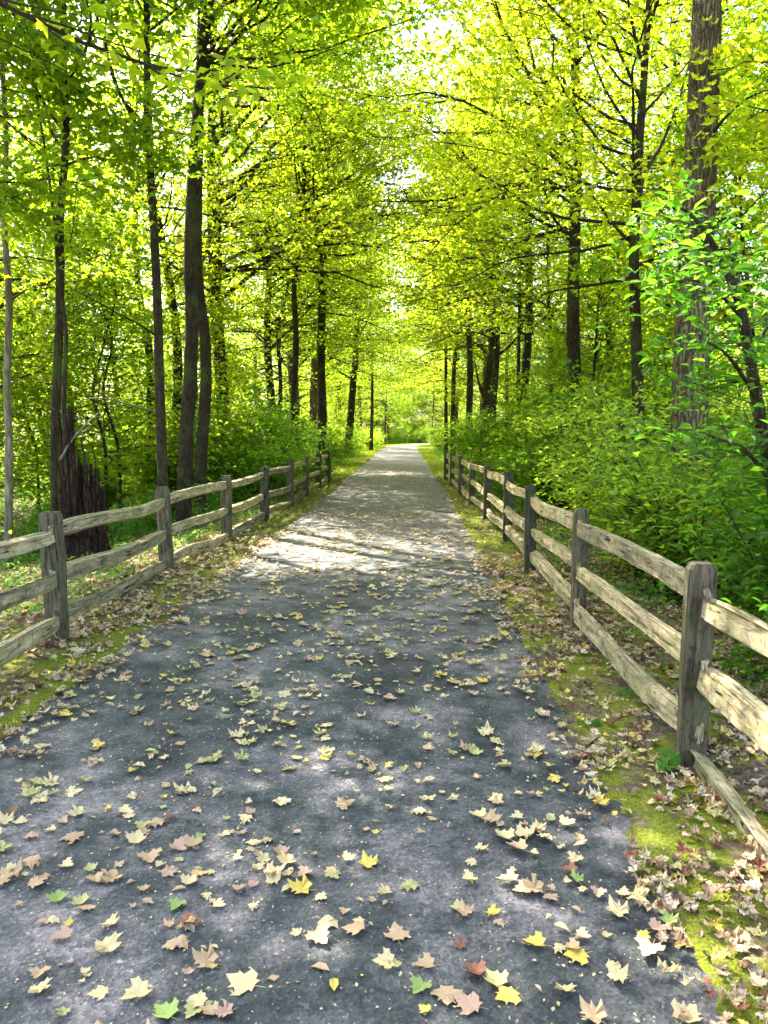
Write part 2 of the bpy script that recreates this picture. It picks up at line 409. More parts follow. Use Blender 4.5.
# ------------------------------------------------------------------ ground
def cx(y):
    y = np.asarray(y, float)
    return -.62 + .17 * np.clip((y - 4) / 14, 0, 1) + .0085 * np.clip(y - 72, 0, None) ** 2
HW = 1.52
def vnoise(x, y, s, seed=0):
    r = np.random.default_rng(seed); out = 0
    for k in range(5):
        a, b, c = r.uniform(-1, 1), r.uniform(-1, 1), r.uniform(0, 6)
        out = out + np.sin((x * a + y * b) * s * (1 + .5 * k) * 2 + c)
    return out / 5
def gz(x, y):
    x = np.asarray(x, float); y = np.asarray(y, float)
    d = np.abs(x - cx(y)) - HW                         # distance outside the path edge
    side = np.where(x < cx(y), 1., .6)
    d2 = d + .07 * vnoise(x, y, 4.1, 3) + .06 * vnoise(x, y, 13., 4) + .02 * vnoise(x, y, 31., 8)
    z = -.035 + .05 * np.clip((d2 + .06) / .12, 0, 1)
    z = z - side * .62 * np.clip((d - .95) / 3.6, 0, 1) ** 1.2
    z = z + (.05 * vnoise(x, y, .9, 5) + .02 * vnoise(x, y, 3.3, 6)) * np.clip((d - .3) / 1.5, 0, 1)
    z = z + .9 * np.clip((d - 16) / 40, 0, 1)
    return z
def axis_steps(spans):
    out = []
    for a, b, st in spans: out += list(np.arange(a, b, st))
    return np.array(out + [spans[-1][1]])
gx = axis_steps([(-600, -60, 60), (-60, -12, 4), (-12, -4, .5), (-4, -2.7, .07), (-2.7, -1.7, .03), (-1.7, .5, .1), (.5, 1.35, .03), (1.35, 3, .07), (3, 12, .5), (12, 60, 4), (60, 600, 60)])
gy = axis_steps([(-300, -20, 40), (-20, 0, 2), (0, 1.5, .1), (1.5, 9, .04), (9, 12, .09), (12, 30, .25), (30, 130, 1.2), (130, 300, 20), (300, 900, 100)])
X, Y = np.meshgrid(gx, gy, indexing='ij'); Z = gz(X, Y)
ni, nj = X.shape
i, j = np.meshgrid(np.arange(ni - 1), np.arange(nj - 1), indexing='ij')
q = np.stack([i * nj + j, (i + 1) * nj + j, (i + 1) * nj + j + 1, i * nj + j + 1], -1).reshape(-1, 4)
g = MB(); g.add(np.stack([X, Y, Z], -1).reshape(-1, 3), quads=q)
tag(g.build('forest_floor', M_SOIL, smooth=True), 'mossy leaf-strewn earth beside the path and under the trees', 'ground', kind='structure')

py_ = axis_steps([(-6, 0, .5), (0, 30, .25), (30, 125, .8)])
u = np.linspace(-1, 1, 17)
PX = cx(py_)[:, None] + u[None] * (HW + .10); PY = np.repeat(py_[:, None], 17, 1)
PZ = .012 * (1 - u[None] ** 2) + 0 * PX - .004 + .004 * vnoise(PX, PY, 1.3, 9)
ni, nj = PX.shape
i, j = np.meshgrid(np.arange(ni - 1), np.arange(nj - 1), indexing='ij')
q = np.stack([i * nj + j, i * nj + j + 1, (i + 1) * nj + j + 1, (i + 1) * nj + j], -1).reshape(-1, 4)
g = MB(); g.add(np.stack([PX, PY, PZ], -1).reshape(-1, 3), quads=q)
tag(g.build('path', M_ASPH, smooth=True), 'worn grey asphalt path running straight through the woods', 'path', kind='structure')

# ------------------------------------------------------------------ fences
def wood_box(P, w, h, rg, n_round=.25, cap=None, up=(0, 0, 1), uvlen=None, jit=.004):
    """beam swept along polyline P with widths w (side) and heights h; returns mesh with UV (u around, v along)"""
    P = np.asarray(P, float); n = len(P)
    c = n_round
    prof = np.array([(-1, -1 + c), (-1, 1 - c), (-1 + c, 1), (0, 1.03), (1 - c, 1), (1, 1 - c), (1, -1 + c), (1 - c, -1), (0, -1.02), (-1 + c, -1)]) * .5
    m = len(prof)
    T = np.gradient(P, axis=0); T /= np.linalg.norm(T, axis=1)[:, None]
    V = []; up = np.array(up, float)
    k1 = rg.normal(size=(m, 2)) * jit * 1.8; walk = np.zeros((m, 2))
    for i in range(n):
        walk = walk * .75 + rg.normal(size=(m, 2)) * jit * .45
        s = np.cross(T[i], up); s /= np.linalg.norm(s); w2 = np.cross(s, T[i])
        jj = k1 + walk
        V.append(P[i] + np.outer(prof[:, 0] * w[i] + jj[:, 0], s) + np.outer(prof[:, 1] * h[i] + jj[:, 1], w2))
    V = np.concatenate(V)
    faces = []; uvs = []
    dist = np.concatenate([[0], np.cumsum(np.linalg.norm(np.diff(P, axis=0), axis=1))])
    per = np.linspace(0, .4, m + 1); off = rg.uniform(0, 50)
    for i in range(n - 1):
        for k in range(m):
            k2 = (k + 1) % m
            faces.append((i * m + k, i * m + k2, (i + 1) * m + k2, (i + 1) * m + k))
            uvs += [(per[k] + off, dist[i]), (per[k + 1] + off, dist[i]), (per[k + 1] + off, dist[i + 1]), (per[k] + off, dist[i + 1])]
    faces.append(tuple(range(m))[::-1]); uvs += [(off + prof[k][0] * .1, prof[k][1] * .1) for k in range(m)][::-1]
    faces.append(tuple((n - 1) * m + k for k in range(m))); uvs += [(off + prof[k][0] * .1, prof[k][1] * .1) for k in range(m)]
    me = bpy.data.meshes.new('wood'); me.from_pydata([tuple(v) for v in V], [], faces)
    uv = me.uv_layers.new(name='UVMap'); uv.data.foreach_set('uv', np.array(uvs, dtype=np.float32).ravel())
    me.update()
    me.polygons.foreach_set('use_smooth', [True] * len(me.polygons))
    me.set_sharp_from_angle(angle=R(22))
    return me

def make_fence(label, posts, rails, side, rg):
    """posts: (x, y, top, width, thick, lean) ; rails per bay: [(z_start, z_end) x3]"""
    f = empty('split_rail_fence', (posts[0][0], posts[0][1], 0), label, 'fence', None)
    ox, oy = posts[0][0], posts[0][1]
    for k, (x, y, top, w, th, lean) in enumerate(posts):
        zs = np.array([-.45, -.1, .12, .3, .5, .7, .88, top - .07, top - .03, top - .006, top])
        P = np.column_stack([x - ox + lean * zs, np.full(len(zs), y - oy) + .01 * np.sin(zs * 3 + k), zs])
        W = np.full(len(zs), w); Hh = np.full(len(zs), th)
        W[-3:] = w * np.array([.93, .78, .55]); Hh[-2:] = th * .9
        W *= 1 + .03 * rg.normal(size=len(zs))
        me = wood_box(P, W, Hh, rg, .14, up=(0, 1, 0), jit=.002); me.materials.append(M_POST)
        o = link('post', me, f)
    for k in range(len(posts) - 1):
        a, b = posts[k], posts[k + 1]
        for r_, (z0, z1) in enumerate(rails[k]):
            n = 15; t = np.linspace(0, 1, n)
            e = .07                                     # end passes through the slot
            ya, yb = a[1] - e, b[1] + e
            lat = .022 * (1 if k % 2 else -1)
            xx = a[0] + (b[0] - a[0]) * t + lat * np.cos(PI * t) * .8 + rg.normal() * .02 * np.sin(PI * t)
            yy = ya + (yb - ya) * t
            zz = z0 + (z1 - z0) * t + rg.uniform(-.035, .03) * np.sin(PI * t) + rg.normal() * .012 * np.sin(2 * PI * t)
            P = np.column_stack([xx - ox, yy - oy, zz])
            tap = np.clip(np.minimum(t, 1 - t) / .09, 0, 1)
            Hh = (.062 + .046 * tap) * (1 + .05 * rg.normal()) * (1 + .04 * np.sin(t * 9 + k))
            W = (.028 + .036 * tap) * (1 + .08 * rg.normal())
            me = wood_box(P, W, Hh, rg, rg.uniform(.10, .34), jit=.0045); me.materials.append(M_RAIL)
            # roll the split rail a little about its own axis
            link('rail', me, f)
    return f
rf = np.random.default_rng(21)
def pz(p): return p[:2]
RP = [gp(691, 766), gp(577.5, 632), gp(530, 573), gp(507, 541.5)]
RPx = [(float(p[0]), float(p[1])) for p in RP]
print('right posts', RPx)
RY = [14.0, 16.8, 19.6, 22.4, 25.2]; RX = [1.49, 1.46, 1.43, 1.38, 1.34]
rx0 = RPx[0]
posts_r = [(rx0[0] - .03, rx0[1] - 2.55, 1.0, .15, .08, 0)] + [(RPx[0][0], RPx[0][1], 1.02, .132, .085, .004), (RPx[1][0], RPx[1][1], 1.02, .122, .08, 0.), (RPx[2][0], RPx[2][1], 1.02, .13, .08, -.01), (RPx[3][0], RPx[3][1], 1.02, .13, .08, .01)] + [(x, y, 1.0 + .02 * rf.normal(), .13, .08, .01 * rf.normal()) for x, y in zip(RX, RY)]
rails_r = [[(.85, .80), (.47, .46), (-.04, .055)], [(.87, .86), (.515, .50), (.185, .17)], [(.90, .86), (.57, .49), (.25, .21)], [(.87, .86), (.5, .5), (.19, .2)]] + [[(.86 + .02 * rf.normal(), .86 + .02 * rf.normal()), (.5 + .02 * rf.normal(), .5 + .02 * rf.normal()), (.18 + .02 * rf.normal(), .18 + .02 * rf.normal())] for _ in range(5)]
make_fence('weathered three-rail wooden fence along the right edge of the path', posts_r, rails_r, 1, rf)
LB = [(57, 643), (167, 572), (227, 542.5), (265, 522), (290, 508)]
LPx = [tuple(map(float, gp(*b)[:2])) for b in LB]; print('left posts', LPx)
lx0 = LPx[0]
posts_l = [(lx0[0] - .02, lx0[1] - 2.7, 1.0, .15, .08, 0)] + [(LPx[k][0], LPx[k][1], t, .15, .085, ln) for k, (t, ln) in enumerate([(1.03, -.01), (1.0, -.02), (.99, .01), (1.0, 0), (1.0, .01)])] + [(-2.44, 18.9, 1.0, .14, .08, 0), (-2.42, 21.5, 1.0, .14, .08, .01), (-2.40, 24.0, 1.0, .14, .08, 0), (-2.62, 26.6, .8, .14, .08, 0)]
rails_l = [[(.86, .83), (.5, .5), (.1, .17)], [(.885, .82), (.55, .46), (.23, .09)], [(.83, .85), (.46, .48), (.1, .12)], [(.85, .85), (.48, .47), (.12, .14)], [(.86, .84), (.5, .44), (.14, .1)], [(.85, .85), (.48, .49), (.16, .14)]] + [[(.85, .85), (.49, .49), (.15, .15)]] * 2 + [[(.84, .62), (.49, .4), (.15, .12)]]
make_fence('weathered three-rail wooden fence along the left edge of the path', posts_l, rails_l, -1, rf)

# ------------------------------------------------------------------ prominent trees
def tree(name, label, pix, Y, diam, H, hb, Rc, nlimb, nleaf, mat, bark=M_BARK, leaf='s', size=.12, seed=1, az=None, limb_n=4, ns=12,
         el0=20, el1=65, extra=None, wob=.03, group=None, prof=None, spread=.23, tilt=.38, cat='tree'):
    """pix: trunk centre pixels from low to high, at depth Y; the trunk goes on upward past the last one"""
    rg = np.random.default_rng(seed)
    pts = [at(px, py, Y + dy) for px, py, dy in [(p + (0,))[:3] if len(p) == 2 else p for p in pix]]
    b = pts[0]; base = np.array([b[0], b[1], float(gz(b[0], b[1])) - .08])
    if pts[0][2] > base[2] + .9: pts = [base] + pts
    else: pts[0] = base
    pts = [p for p in pts]
    last = pts[-1]
    d = (pts[-1] - pts[-2]); d /= np.linalg.norm(d); d = d * .35 + np.array([0, 0, .8])
    while pts[-1][2] < H - .5:
        pts.append(pts[-1] + d * 2 + np.array([rg.normal() * .12, rg.normal() * .12, 0]))
    pts = np.array(pts)
    zt = pts[:, 2]; rad = diam / 2 * np.clip(1 - .85 * (np.maximum(zt, 0) / (H + .5)) ** 1.15, .06, 1)
    root = empty(name, base, label, cat, group)
    trunk_mb(pts, rad, ns, rg, wob=wob).build('trunk', bark, root, True, base)
    cr, limbs = grow(rg, zfun(pts), H, hb, Rc, nlimb, nleaf, leaf, size, diam / 2, az_bias=az, limb_n=limb_n, el0=el0, el1=el1, prof=prof, spread=spread, tilt=tilt)
    for P, r0 in limbs:
        mb = MB(); tube(mb, catmull(P, 12), np.linspace(r0 * .85, .004, 12), 7, 0, .04, rg)
        mb.build('branch', bark if bark is not M_BARKL else M_BARK, root, True, base)
    if extra:
        for pp, r0 in extra:                     # limbs seen in the photograph: (px, py, depth) points
            P = np.array([at(a, b_, c) for a, b_, c in pp])
            mb = MB(); tube(mb, catmull(P, 16), np.linspace(r0, .006, 16), 7, 0, .04, rg)
            mb.build('branch', bark if bark is not M_BARKL else M_BARK, root, True, base)
    cr.build('crown', [mat, M_TWIG], root, False, base)
    return root

# left side, near to far
tree('maple_tree', 'thin maple with dark forked trunk and limbs fanning left, behind the left fence',
     [(164, 500), (160, 400), (158, 320), (155, 250), (150, 160), (147, 60), (147, 0)], 12, .17, 13, 7.4, 3.2, 30, 16000, M_GREEN, seed=11,
     extra=[([(151, 150, 12), (140, 120, 11.8), (122, 98, 11.5), (108, 60, 11), (98, 0, 10.6)], .035),
            ([(150, 140, 12), (128, 110, 12), (112, 70, 12), (105, 30, 12.2), (112, -20, 12.4)], .03),
            ([(149, 84, 12), (135, 65, 11.7), (120, 40, 11.4), (108, 5, 11.2)], .028),
            ([(155, 335, 12), (140, 325, 11.6), (115, 312, 11.2), (90, 298, 10.9), (70, 288, 10.7)], .02),
            ([(152, 150, 12), (130, 130, 11.4), (95, 105, 10.8), (55, 70, 10.2), (25, 45, 9.8)], .028)])
tree('maple_tree', 'tall dark maple with thick straight trunk, nearer half of the close pair on the left',
     [(182, 500), (186, 440), (190, 380), (192, 320), (190, 260), (192, 190), (198, 110), (203, 40), (206, 0)], 13.5, .27, 16, 7.6, 5.4, 46, 34000, M_GREEN, seed=12, limb_n=6, az=(0., .5),
     extra=[([(200, 75, 13.5), (230, 66, 13), (262, 68, 12.5), (300, 60, 12), (335, 48, 11.6)], .03),
            ([(203, 60, 13.5), (218, 40, 13.7), (232, 15, 13.9), (240, -20, 14)], .035)])
tree('maple_tree', 'dark leaning maple trunk half hidden behind the tallest left trunk',
     [(197, 500), (203, 430), (206, 380), (204, 330), (199, 290), (197, 240)], 14.6, .24, 15, 7.4, 5.2, 36, 24000, M_GREEN, seed=13, az=(R(25), .5))
tree('maple_tree', 'slender grey tree standing just left of the broken stump',
     [(56, 530), (55, 450), (57, 380), (60, 300), (60, 220), (66, 140), (64, 60)], 10.4, .14, 11, 5.0, 2.6, 30, 15000, M_GREEN, bark=M_BARK, seed=14)
tree('sapling', 'thin crooked sapling leaning beside the grey tree at the stump',
     [(66, 535), (66, 470), (64, 400), (66, 330), (58, 270), (52, 200)], 10.0, .07, 7, 3.6, 1.6, 14, 5000, M_GREEN, seed=15, limb_n=2)
tree('birch_tree', 'pale-barked tree at the far left edge of the photograph',
     [(6, 540), (9, 460), (7, 380), (9, 300), (4, 220), (6, 140)], 11.5, .12, 12, 6.0, 3.0, 28, 14000, M_GREEN, bark=M_PALE, seed=16)
tree('maple_tree', 'slim dark tree behind the light green bush beyond the left fence',
     [(295, 470), (294, 400), (296, 340), (294, 290), (298, 250)], 25, .24, 16, 7, 5.4, 40, 28000, M_YELLOW, seed=17, az=(0., .6))
tree('maple_tree', 'straight dark tree beside the far end of the left fence',
     [(321, 470), (322, 420), (321, 350), (322, 290), (318, 240)], 29, .36, 19, 7.5, 6.2, 46, 36000, M_YELLOW, seed=18, limb_n=5, az=(0., .6), size=.14)
tree('maple_tree', 'black leaning tree on the grassy verge past the left fence end',
     [(346, 459), (350, 425), (353, 385), (356, 350), (357, 310)], 44, .46, 16, 7.5, 5, 36, 14000, M_YELLOW, seed=19, limb_n=5,
     extra=[([(353, 380, 44), (340, 372, 43), (327, 362, 42), (318, 350, 41)], .07), ([(355, 345, 44), (365, 325, 44), (374, 308, 44), (384, 300, 44)], .07)])
tree('oak_tree', 'broad grey-brown trunk seen between the slim and straight left trees',
     [(314, 462), (313, 420), (315, 350), (316, 300)], 38, .42, 17, 8, 4.5, 30, 12000, M_YELLOW, bark=M_BARKL, seed=20)
tree('maple_tree', 'thin straight tree at the left where the path fades out',
     [(371, 446), (372, 410), (372, 370), (370, 330)], 62, .3, 15, 6, 4, 28, 10000, M_YELLOW, seed=23)
# right side
tree('oak_tree', 'big tan oak with deeply furrowed trunk, thickest tree at upper right',
     [(686, 575), (689, 450), (691, 350), (694, 280), (699, 200), (703, 100), (707, 0)], 10, .47, 17, 8.6, 4.2, 34, 20000, M_YELLOW, bark=M_BARKL, seed=31, ns=28, wob=.022,
     extra=[([(708, 140, 10), (725, 118, 9.6), (748, 98, 9.3), (775, 88, 9)], .022), ([(694, 270, 10), (715, 225, 9.5), (742, 215, 9), (775, 180, 8.6)], .02)])
tree('maple_tree', 'dark reddish maple trunk rising behind the pale roadside bushes on the right',
     [(575, 480), (575, 400), (573, 330), (574, 260), (576, 190), (578, 120), (575, 60)], 18.5, .36, 17, 5.8, 5.6, 50, 27000, M_YELLOW, seed=32, limb_n=6, az=(PI, .5),
     extra=[([(575, 205, 18.5), (562, 170, 17.5), (548, 130, 16.5), (534, 90, 15.6), (522, 60, 15)], .05)])
tree('maple_tree', 'dark maple with yellow-green sprays, trunk midway between the furrowed oak and the reddish maple',
     [(641, 520), (638, 400), (636, 330), (634, 260), (637, 190), (641, 120)], 13.2, .22, 12, 3.9, 4.3, 46, 27000, M_YELLOW, size=.115, seed=33, limb_n=6, az=(R(175), .5), el0=14, el1=50)
tree('maple_tree', 'slim tree just left of the reddish maple behind the right fence',
     [(553, 470), (552, 400), (550, 330), (548, 270)], 24, .17, 12, 5, 3.4, 30, 14000, M_YELLOW, seed=34, az=(PI, .4),
     extra=[([(552, 295, 24), (535, 297, 23), (518, 303, 22), (503, 314, 21.2)], .04), ([(546, 332, 24), (530, 335, 23.4), (515, 345, 22.7), (495, 354, 22)], .035)])
tree('maple_tree', 'stout dark tree right of the path near the far fence end',
     [(468, 462), (469, 420), (470, 370), (468, 320)], 37, .36, 15, 6.5, 4, 34, 13000, M_YELLOW, seed=35)
tree('maple_tree', 'wide forked dark trunk behind the bushes on the far right verge',
     [(489, 460), (487, 420), (487, 385), (492, 340)], 33, .42, 15, 6.5, 4, 34, 13000, M_YELLOW, seed=36, extra=[([(487, 405, 33), (481, 390, 33), (477, 375, 33), (474, 355, 33)], .1)])
tree('maple_tree', 'thin dark tree nearest the path on the far right',
     [(446, 456), (446, 410), (446, 360)], 48, .26, 13, 6, 3.6, 28, 10000, M_YELLOW, seed=37)
tree('maple_tree', 'thin dark tree second from the path on the far right',
     [(453, 458), (453, 420), (454, 370)], 43, .3, 14, 6, 3.6, 28, 10000, M_YELLOW, seed=38)
tree('maple_tree', 'slim dark trunk between the forked tree and slim tree on the right',
     [(519, 465), (518, 400), (519, 340)], 27, .16, 12, 5, 3.2, 28, 13000, M_YELLOW, seed=39)
# overhead crowns whose trunks stand just outside the frame
tree('maple_tree', 'leafy maple leaning in over the top left corner with dark green leaves',
     [(-250, 600), (-240, 400), (-230, 200)], 7.6, .20, 9, 3.0, 3.1, 34, 11000, M_GREEN, leaf='d', size=.095, seed=41, az=(R(10), .3), el0=18, el1=50)
tree('maple_tree', 'yellow-green maple with branches reaching in over the top right corner',
     [(960, 620), (950, 400), (945, 200)], 9.5, .22, 11, 3.6, 3.0, 34, 18000, M_YELLOW, leaf='d', size=.10, seed=42, el0=18, el1=50)
# ------------------------------------------------------------------ the near right sapling with a broken top
def near_sapling():
    rg = np.random.default_rng(51)
    base = np.array([2.62, 4.75, float(gz(2.62, 4.75)) - .05])
    root = empty('sapling', base, 'dark leaning sapling with a broken forked top beside the right edge of the photo', 'tree')
    P = np.array([base, at(792, 600, 4.85), at(775, 500, 4.9), at(757, 400, 5), at(745, 330, 5), at(737, 290, 5), at(733, 255, 5), at(728, 238, 5)])
    trunk_mb(P, [.045, .042, .04, .038, .034, .03, .022, .006], 9, rg, 1.25).build('trunk', M_BARK, root, True, base)
    B = []
    for pp, r0 in [([(738, 300, 5), (722, 262, 4.95), (706, 232, 4.9), (690, 214, 4.85), (679, 207, 4.8)], .026),
                   ([(757, 400, 5), (740, 372, 4.8), (722, 350, 4.6), (700, 340, 4.5)], .016),
                   ([(752, 370, 5), (765, 330, 5.1), (785, 300, 5.2)], .018),
                   ([(770, 480, 4.9), (745, 450, 4.7), (722, 440, 4.6), (695, 430, 4.5)], .016),
                   ([(742, 318, 5), (715, 290, 4.8), (690, 280, 4.7), (660, 285, 4.6)], .012)]:
        Q = catmull(np.array([at(*p) for p in pp]), 12); B.append(Q)
        mb = MB(); tube(mb, Q, np.linspace(r0, .005, 12), 6, 0, .04, rg); mb.build('branch', M_BARK, root, True, base)
    cr = MB(); A = []
    for Q in B:
        for k in range(12):
            q = Q[rg.integers(3, 12)]; T_ = limb_path(q, rg.uniform(0, 2 * PI), R(rg.normal() * 15), rg.uniform(.2, .5), rg, 4)
            tube(cr, T_, np.linspace(.004, .0015, 4), 3, 1); A += [T_[2], T_[3]]
    pos = leaf_sprays(np.array(A), rg, 9, .12, .06); n = len(pos)
    scatter(cr, OVAL, pos, .092 * rg.uniform(.6, 1.2, n), np.column_stack([rg.normal(size=n) * .5, rg.normal(size=n) * .5 - .2, np.ones(n)]), rg)
    cr.build('crown', [M_DEEP, M_TWIG], root, False, base)
near_sapling()

# ------------------------------------------------------------------ woodland templates and copies
def copy_tree(o, parent=None):
    c = o.copy(); col.objects.link(c)
    if parent is not None: c.parent = parent
    for ch in o.children: copy_tree(ch, c)
    return c
def template_tree(seed, H, hb, Rc, diam, nlimb, nleaf, mat, leaf='s', size=.125, bark=M_BARK, az=None):
    rg = np.random.default_rng(seed)
    P = np.array([(rg.normal() * .06 * k, rg.normal() * .06 * k, -.3 + (H - .3) * k / 6) for k in range(7)])
    P[0, :2] = 0
    root = empty('woodland_tree', (0, 0, 0))
    rad = diam / 2 * np.clip(1 - .85 * np.linspace(0, 1, 7) ** 1.1, .06, 1)
    trunk_mb(P, rad, 9, rg).build('trunk', bark, root, True)
    cr, _ = grow(rg, zfun(P), H, hb, Rc, nlimb, nleaf, leaf, size, diam / 2, az_bias=az)
    cr.build('crown', [mat, M_TWIG], root)
    return root
DENS = .31
TT = [template_tree(101, 14, 4.5, 3.9, .30, 46, 21000, M_YELLOW),
      template_tree(102, 12, 2.6, 3.6, .20, 46, 21000, M_GREEN),
      template_tree(103, 16, 6.0, 4.3, .36, 46, 21000, M_YELLOW),
      template_tree(104, 8, 1.3, 2.8, .11, 36, 16000, M_YELLOW, size=.125),
      template_tree(105, 13, 3.2, 3.8, .24, 46, 21000, M_GREEN),
      template_tree(106, 7, 1.0, 2.6, .09, 34, 15000, M_GREEN, size=.125)]
KIND = ['tall yellow-green maple', 'green low-branched maple', 'tall high-crowned oak', 'small yellow-green understory tree', 'mid-height green maple', 'young bushy green tree']
rg = np.random.default_rng(77)
spots = []
def far_enough(x, y, m):
    return all((x - a) ** 2 + (y - b) ** 2 > m * m for a, b in spots)
def zone(y): return 'near' if y < 25 else ('halfway along' if y < 55 else 'far down')
used = [False] * 6
cnt = 0
for band, (y0, y1, n, w, m) in enumerate([(7, 24, 30, 17, 2.4), (24, 50, 46, 26, 3.0), (50, 85, 50, 34, 3.6), (85, 135, 46, 42, 4.2)]):
    k = 0; tries = 0
    while k < n and tries < 4000:
        tries += 1
        y = rg.uniform(y0, y1); s = -1 if rg.random() < .5 else 1
        c = float(cx(y))
        x = rg.uniform(-w, w) if y > 100 else c + s * (HW + rg.uniform(2.3 if y > 30 else 3.4, w))
        if abs(x - c) < HW + 2.2: continue
        if y < 24 and abs(x - c) < 5.6 and s < 0: continue
        if y < 11 or (s > 0 and y < 14 and x < 8): continue
        if abs(x) > .62 * y + 4: continue
        if not far_enough(x, y, m): continue
        spots.append((x, y)); k += 1
        ti = int(rg.choice(6, p=[.2, .13, .17, .2, .12, .18])) if x > c else int(rg.choice(6, p=[.15, .2, .15, .15, .15, .2]))
        if abs(x - c) < 5 and ti in (3, 5) and y > 12 and rg.random() < .5: ti = 0
        o = TT[ti] if not used[ti] else copy_tree(TT[ti]); used[ti] = True
        o.location = (x, y, float(gz(x, y)) - .05)
        sc = rg.uniform(.85, 1.2); o.scale = (sc * rg.uniform(.92, 1.1), sc * rg.uniform(.92, 1.1), sc)
        o.rotation_euler = (R(rg.normal() * 1.5), R(rg.normal() * 1.5), rg.uniform(0, 2 * PI))
        side = 'left' if x < c else 'right'
        tag(o, f'{KIND[ti]} in the woods {zone(y)} on the {side} of the path', 'tree', f'{KIND[ti]}s {zone(y)} on the {side}')
        cnt += 1
# tall trees whose crowns close over the path
UND = [(-6.2, 16.5, 3, 'left of the close dark pair'), (-8.4, 14.5, 5, 'behind the thin forked maple'), (-5.6, 20.5, 3, 'right of the close dark pair'), (-10.5, 13.5, 5, 'behind the broken stump'),
       (-9.2, 19, 3, 'further back behind the broken stump'), (5.6, 17, 5, 'below the reddish maple'), (7.6, 14.8, 3, 'behind the furrowed oak'), (4.6, 22, 3, 'left of the reddish maple'), (5.4, 27, 5, 'between the slim tree and the forked tree'), (-6.2, 26, 5, 'left of the straight dark tree at the fence end')]
for x, y, t_, wh_ in UND:
    o = copy_tree(TT[t_]); o.location = (x, y, float(gz(x, y)) - .05); s_ = rg.uniform(.62, .85); o.scale = (s_, s_, s_); o.rotation_euler = (0, 0, rg.uniform(0, 6.28))
    tag(o, 'low leafy understory tree ' + wh_, 'tree')
DENS = .33
TALL = template_tree(107, 20, 5.5, 6.6, .42, 70, 46000, M_YELLOW, size=.16, az=(0., .6))
first = True
for k in range(34):                     # low-crowned young trees that close the view at the bend
    x = -17 + 26 * (k + rg.random()) / 34; y = rg.uniform(100, 122)
    if abs(x - float(cx(y))) < 2.4: y += 14
    o = copy_tree(TT[(3, 5, 1)[k % 3]]); o.location = (x, y, float(gz(x, y)) - .1); s_ = rg.uniform(1., 1.4); o.scale = (s_, s_, s_ * .95)
    o.rotation_euler = (0, 0, rg.uniform(0, 6.28))
    tag(o, 'small leafy tree in the green thicket where the path bends out of sight', 'tree', 'thicket trees at the bend')
for k, (d, y) in enumerate([(-4.4, 6.2), (-3.3, 22.5), (-3.4, 31), (3.3, 29), (3.2, 38), (-3.8, 40), (3.6, 47), (-3.2, 50), (-4.5, 59), (3.6, 57), (3.4, 68), (-3.9, 70), (3.2, 80), (-3.6, 82), (-12, 104), (0, 122), (9, 126), (15, 110), (7, 124), (-9, 130), (-1, 134)]):
    o = TALL if first else copy_tree(TALL); first = False
    x = (float(cx(min(y, 85))) + math.copysign(HW, d) + d) if y < 90 else d
    o.location = (x, y, float(gz(x, y)) - .05); sc = rg.uniform(.85, 1.1); o.scale = (sc, sc, sc); o.rotation_euler = (0, 0, (PI if d > 0 else 0) + rg.normal() * .35)
    if y < 10: tag(o, 'tall maple with its crown above the upper left corner, added to shade the path foreground', 'tree'); continue  # extra maple, mostly out of frame, added to shade the near path
    if y < 90: tag(o, f"very tall maple arching over the path from its {'left' if d < 0 else 'right'} side, {zone(y)}", 'tree', f"tall arching maples {zone(y)} on the {'left' if d < 0 else 'right'}")
    else: tag(o, 'very tall maple closing the view where the path bends away', 'tree', 'tall maples at the bend')
print('woodland trees', cnt)

# ------------------------------------------------------------------ shrubs
def make_shrub(seed, H, Rr, nstem, nleaf, mat, leaf='o', size=.075, per_spread=.15):
    rg = np.random.default_rng(seed)
    root = empty('shrub', (0, 0, 0)); st = MB(); cr = MB(); A = []
    for k in range(nstem):
        az = k * 2.4 + rg.normal() * .3; el = R(rg.uniform(38, 82))
        L = H * rg.uniform(.7, 1.15)
        P = limb_path((rg.normal() * .08, rg.normal() * .08, -.1), az, el, L, rg, 8, .9)
        P[:, :2] *= Rr / H * 1.1
        tube(st, P, np.linspace(.016, .004, 8), 5, 0)
        Pc = catmull(P, 16)
        for j in range(16):
            q = Pc[rg.integers(3, 16)]
            T_ = limb_path(q, rg.uniform(0, 2 * PI), R(rg.uniform(-15, 45)), rg.uniform(.25, .6) * Rr, rg, 4)
            tube(st, T_, np.linspace(.005, .002, 4), 3, 0); A += [T_[1], T_[2], T_[3]]
    per = max(1, int(nleaf / len(A)))
    pos = leaf_sprays(np.array(A), rg, per, per_spread, .05); pos = pos[pos[:, 2] > -.05]; n = len(pos)
    nor = np.column_stack([rg.normal(size=n) * .5, rg.normal(size=n) * .5, np.ones(n)])
    sz = size * rg.uniform(.6, 1.3, n)
    if leaf == 'o': scatter(cr, OVAL, pos, sz * 1.15, nor, rg)
    elif leaf == 'k': scatter(cr, KITE, pos, sz * 1.15, nor, rg)
    else: scatter(cr, MAP_S[0], pos, sz, nor, rg)
    st.build('stem', M_TWIG, root, True); cr.build('foliage', mat, root)
    return root
SH = [make_shrub(201, 1.9, 1.3, 12, 6500, M_SHRUB), make_shrub(202, 1.3, 1.0, 11, 6500, M_SHRUB, 'k', .07),
      make_shrub(203, 2.4, 1.4, 12, 7500, M_DEEP, 'o', .085), make_shrub(204, .8, .8, 12, 4500, M_FERN, 'o', .06),
      make_shrub(205, 2.8, 1.5, 12, 8500, M_GREEN, 's', .10)]
SK = ['leafy light green bush', 'low feathery green bush', 'dark green broad-leaved bush', 'knee-high green undergrowth plant', 'tall loose maple-leaved bush']
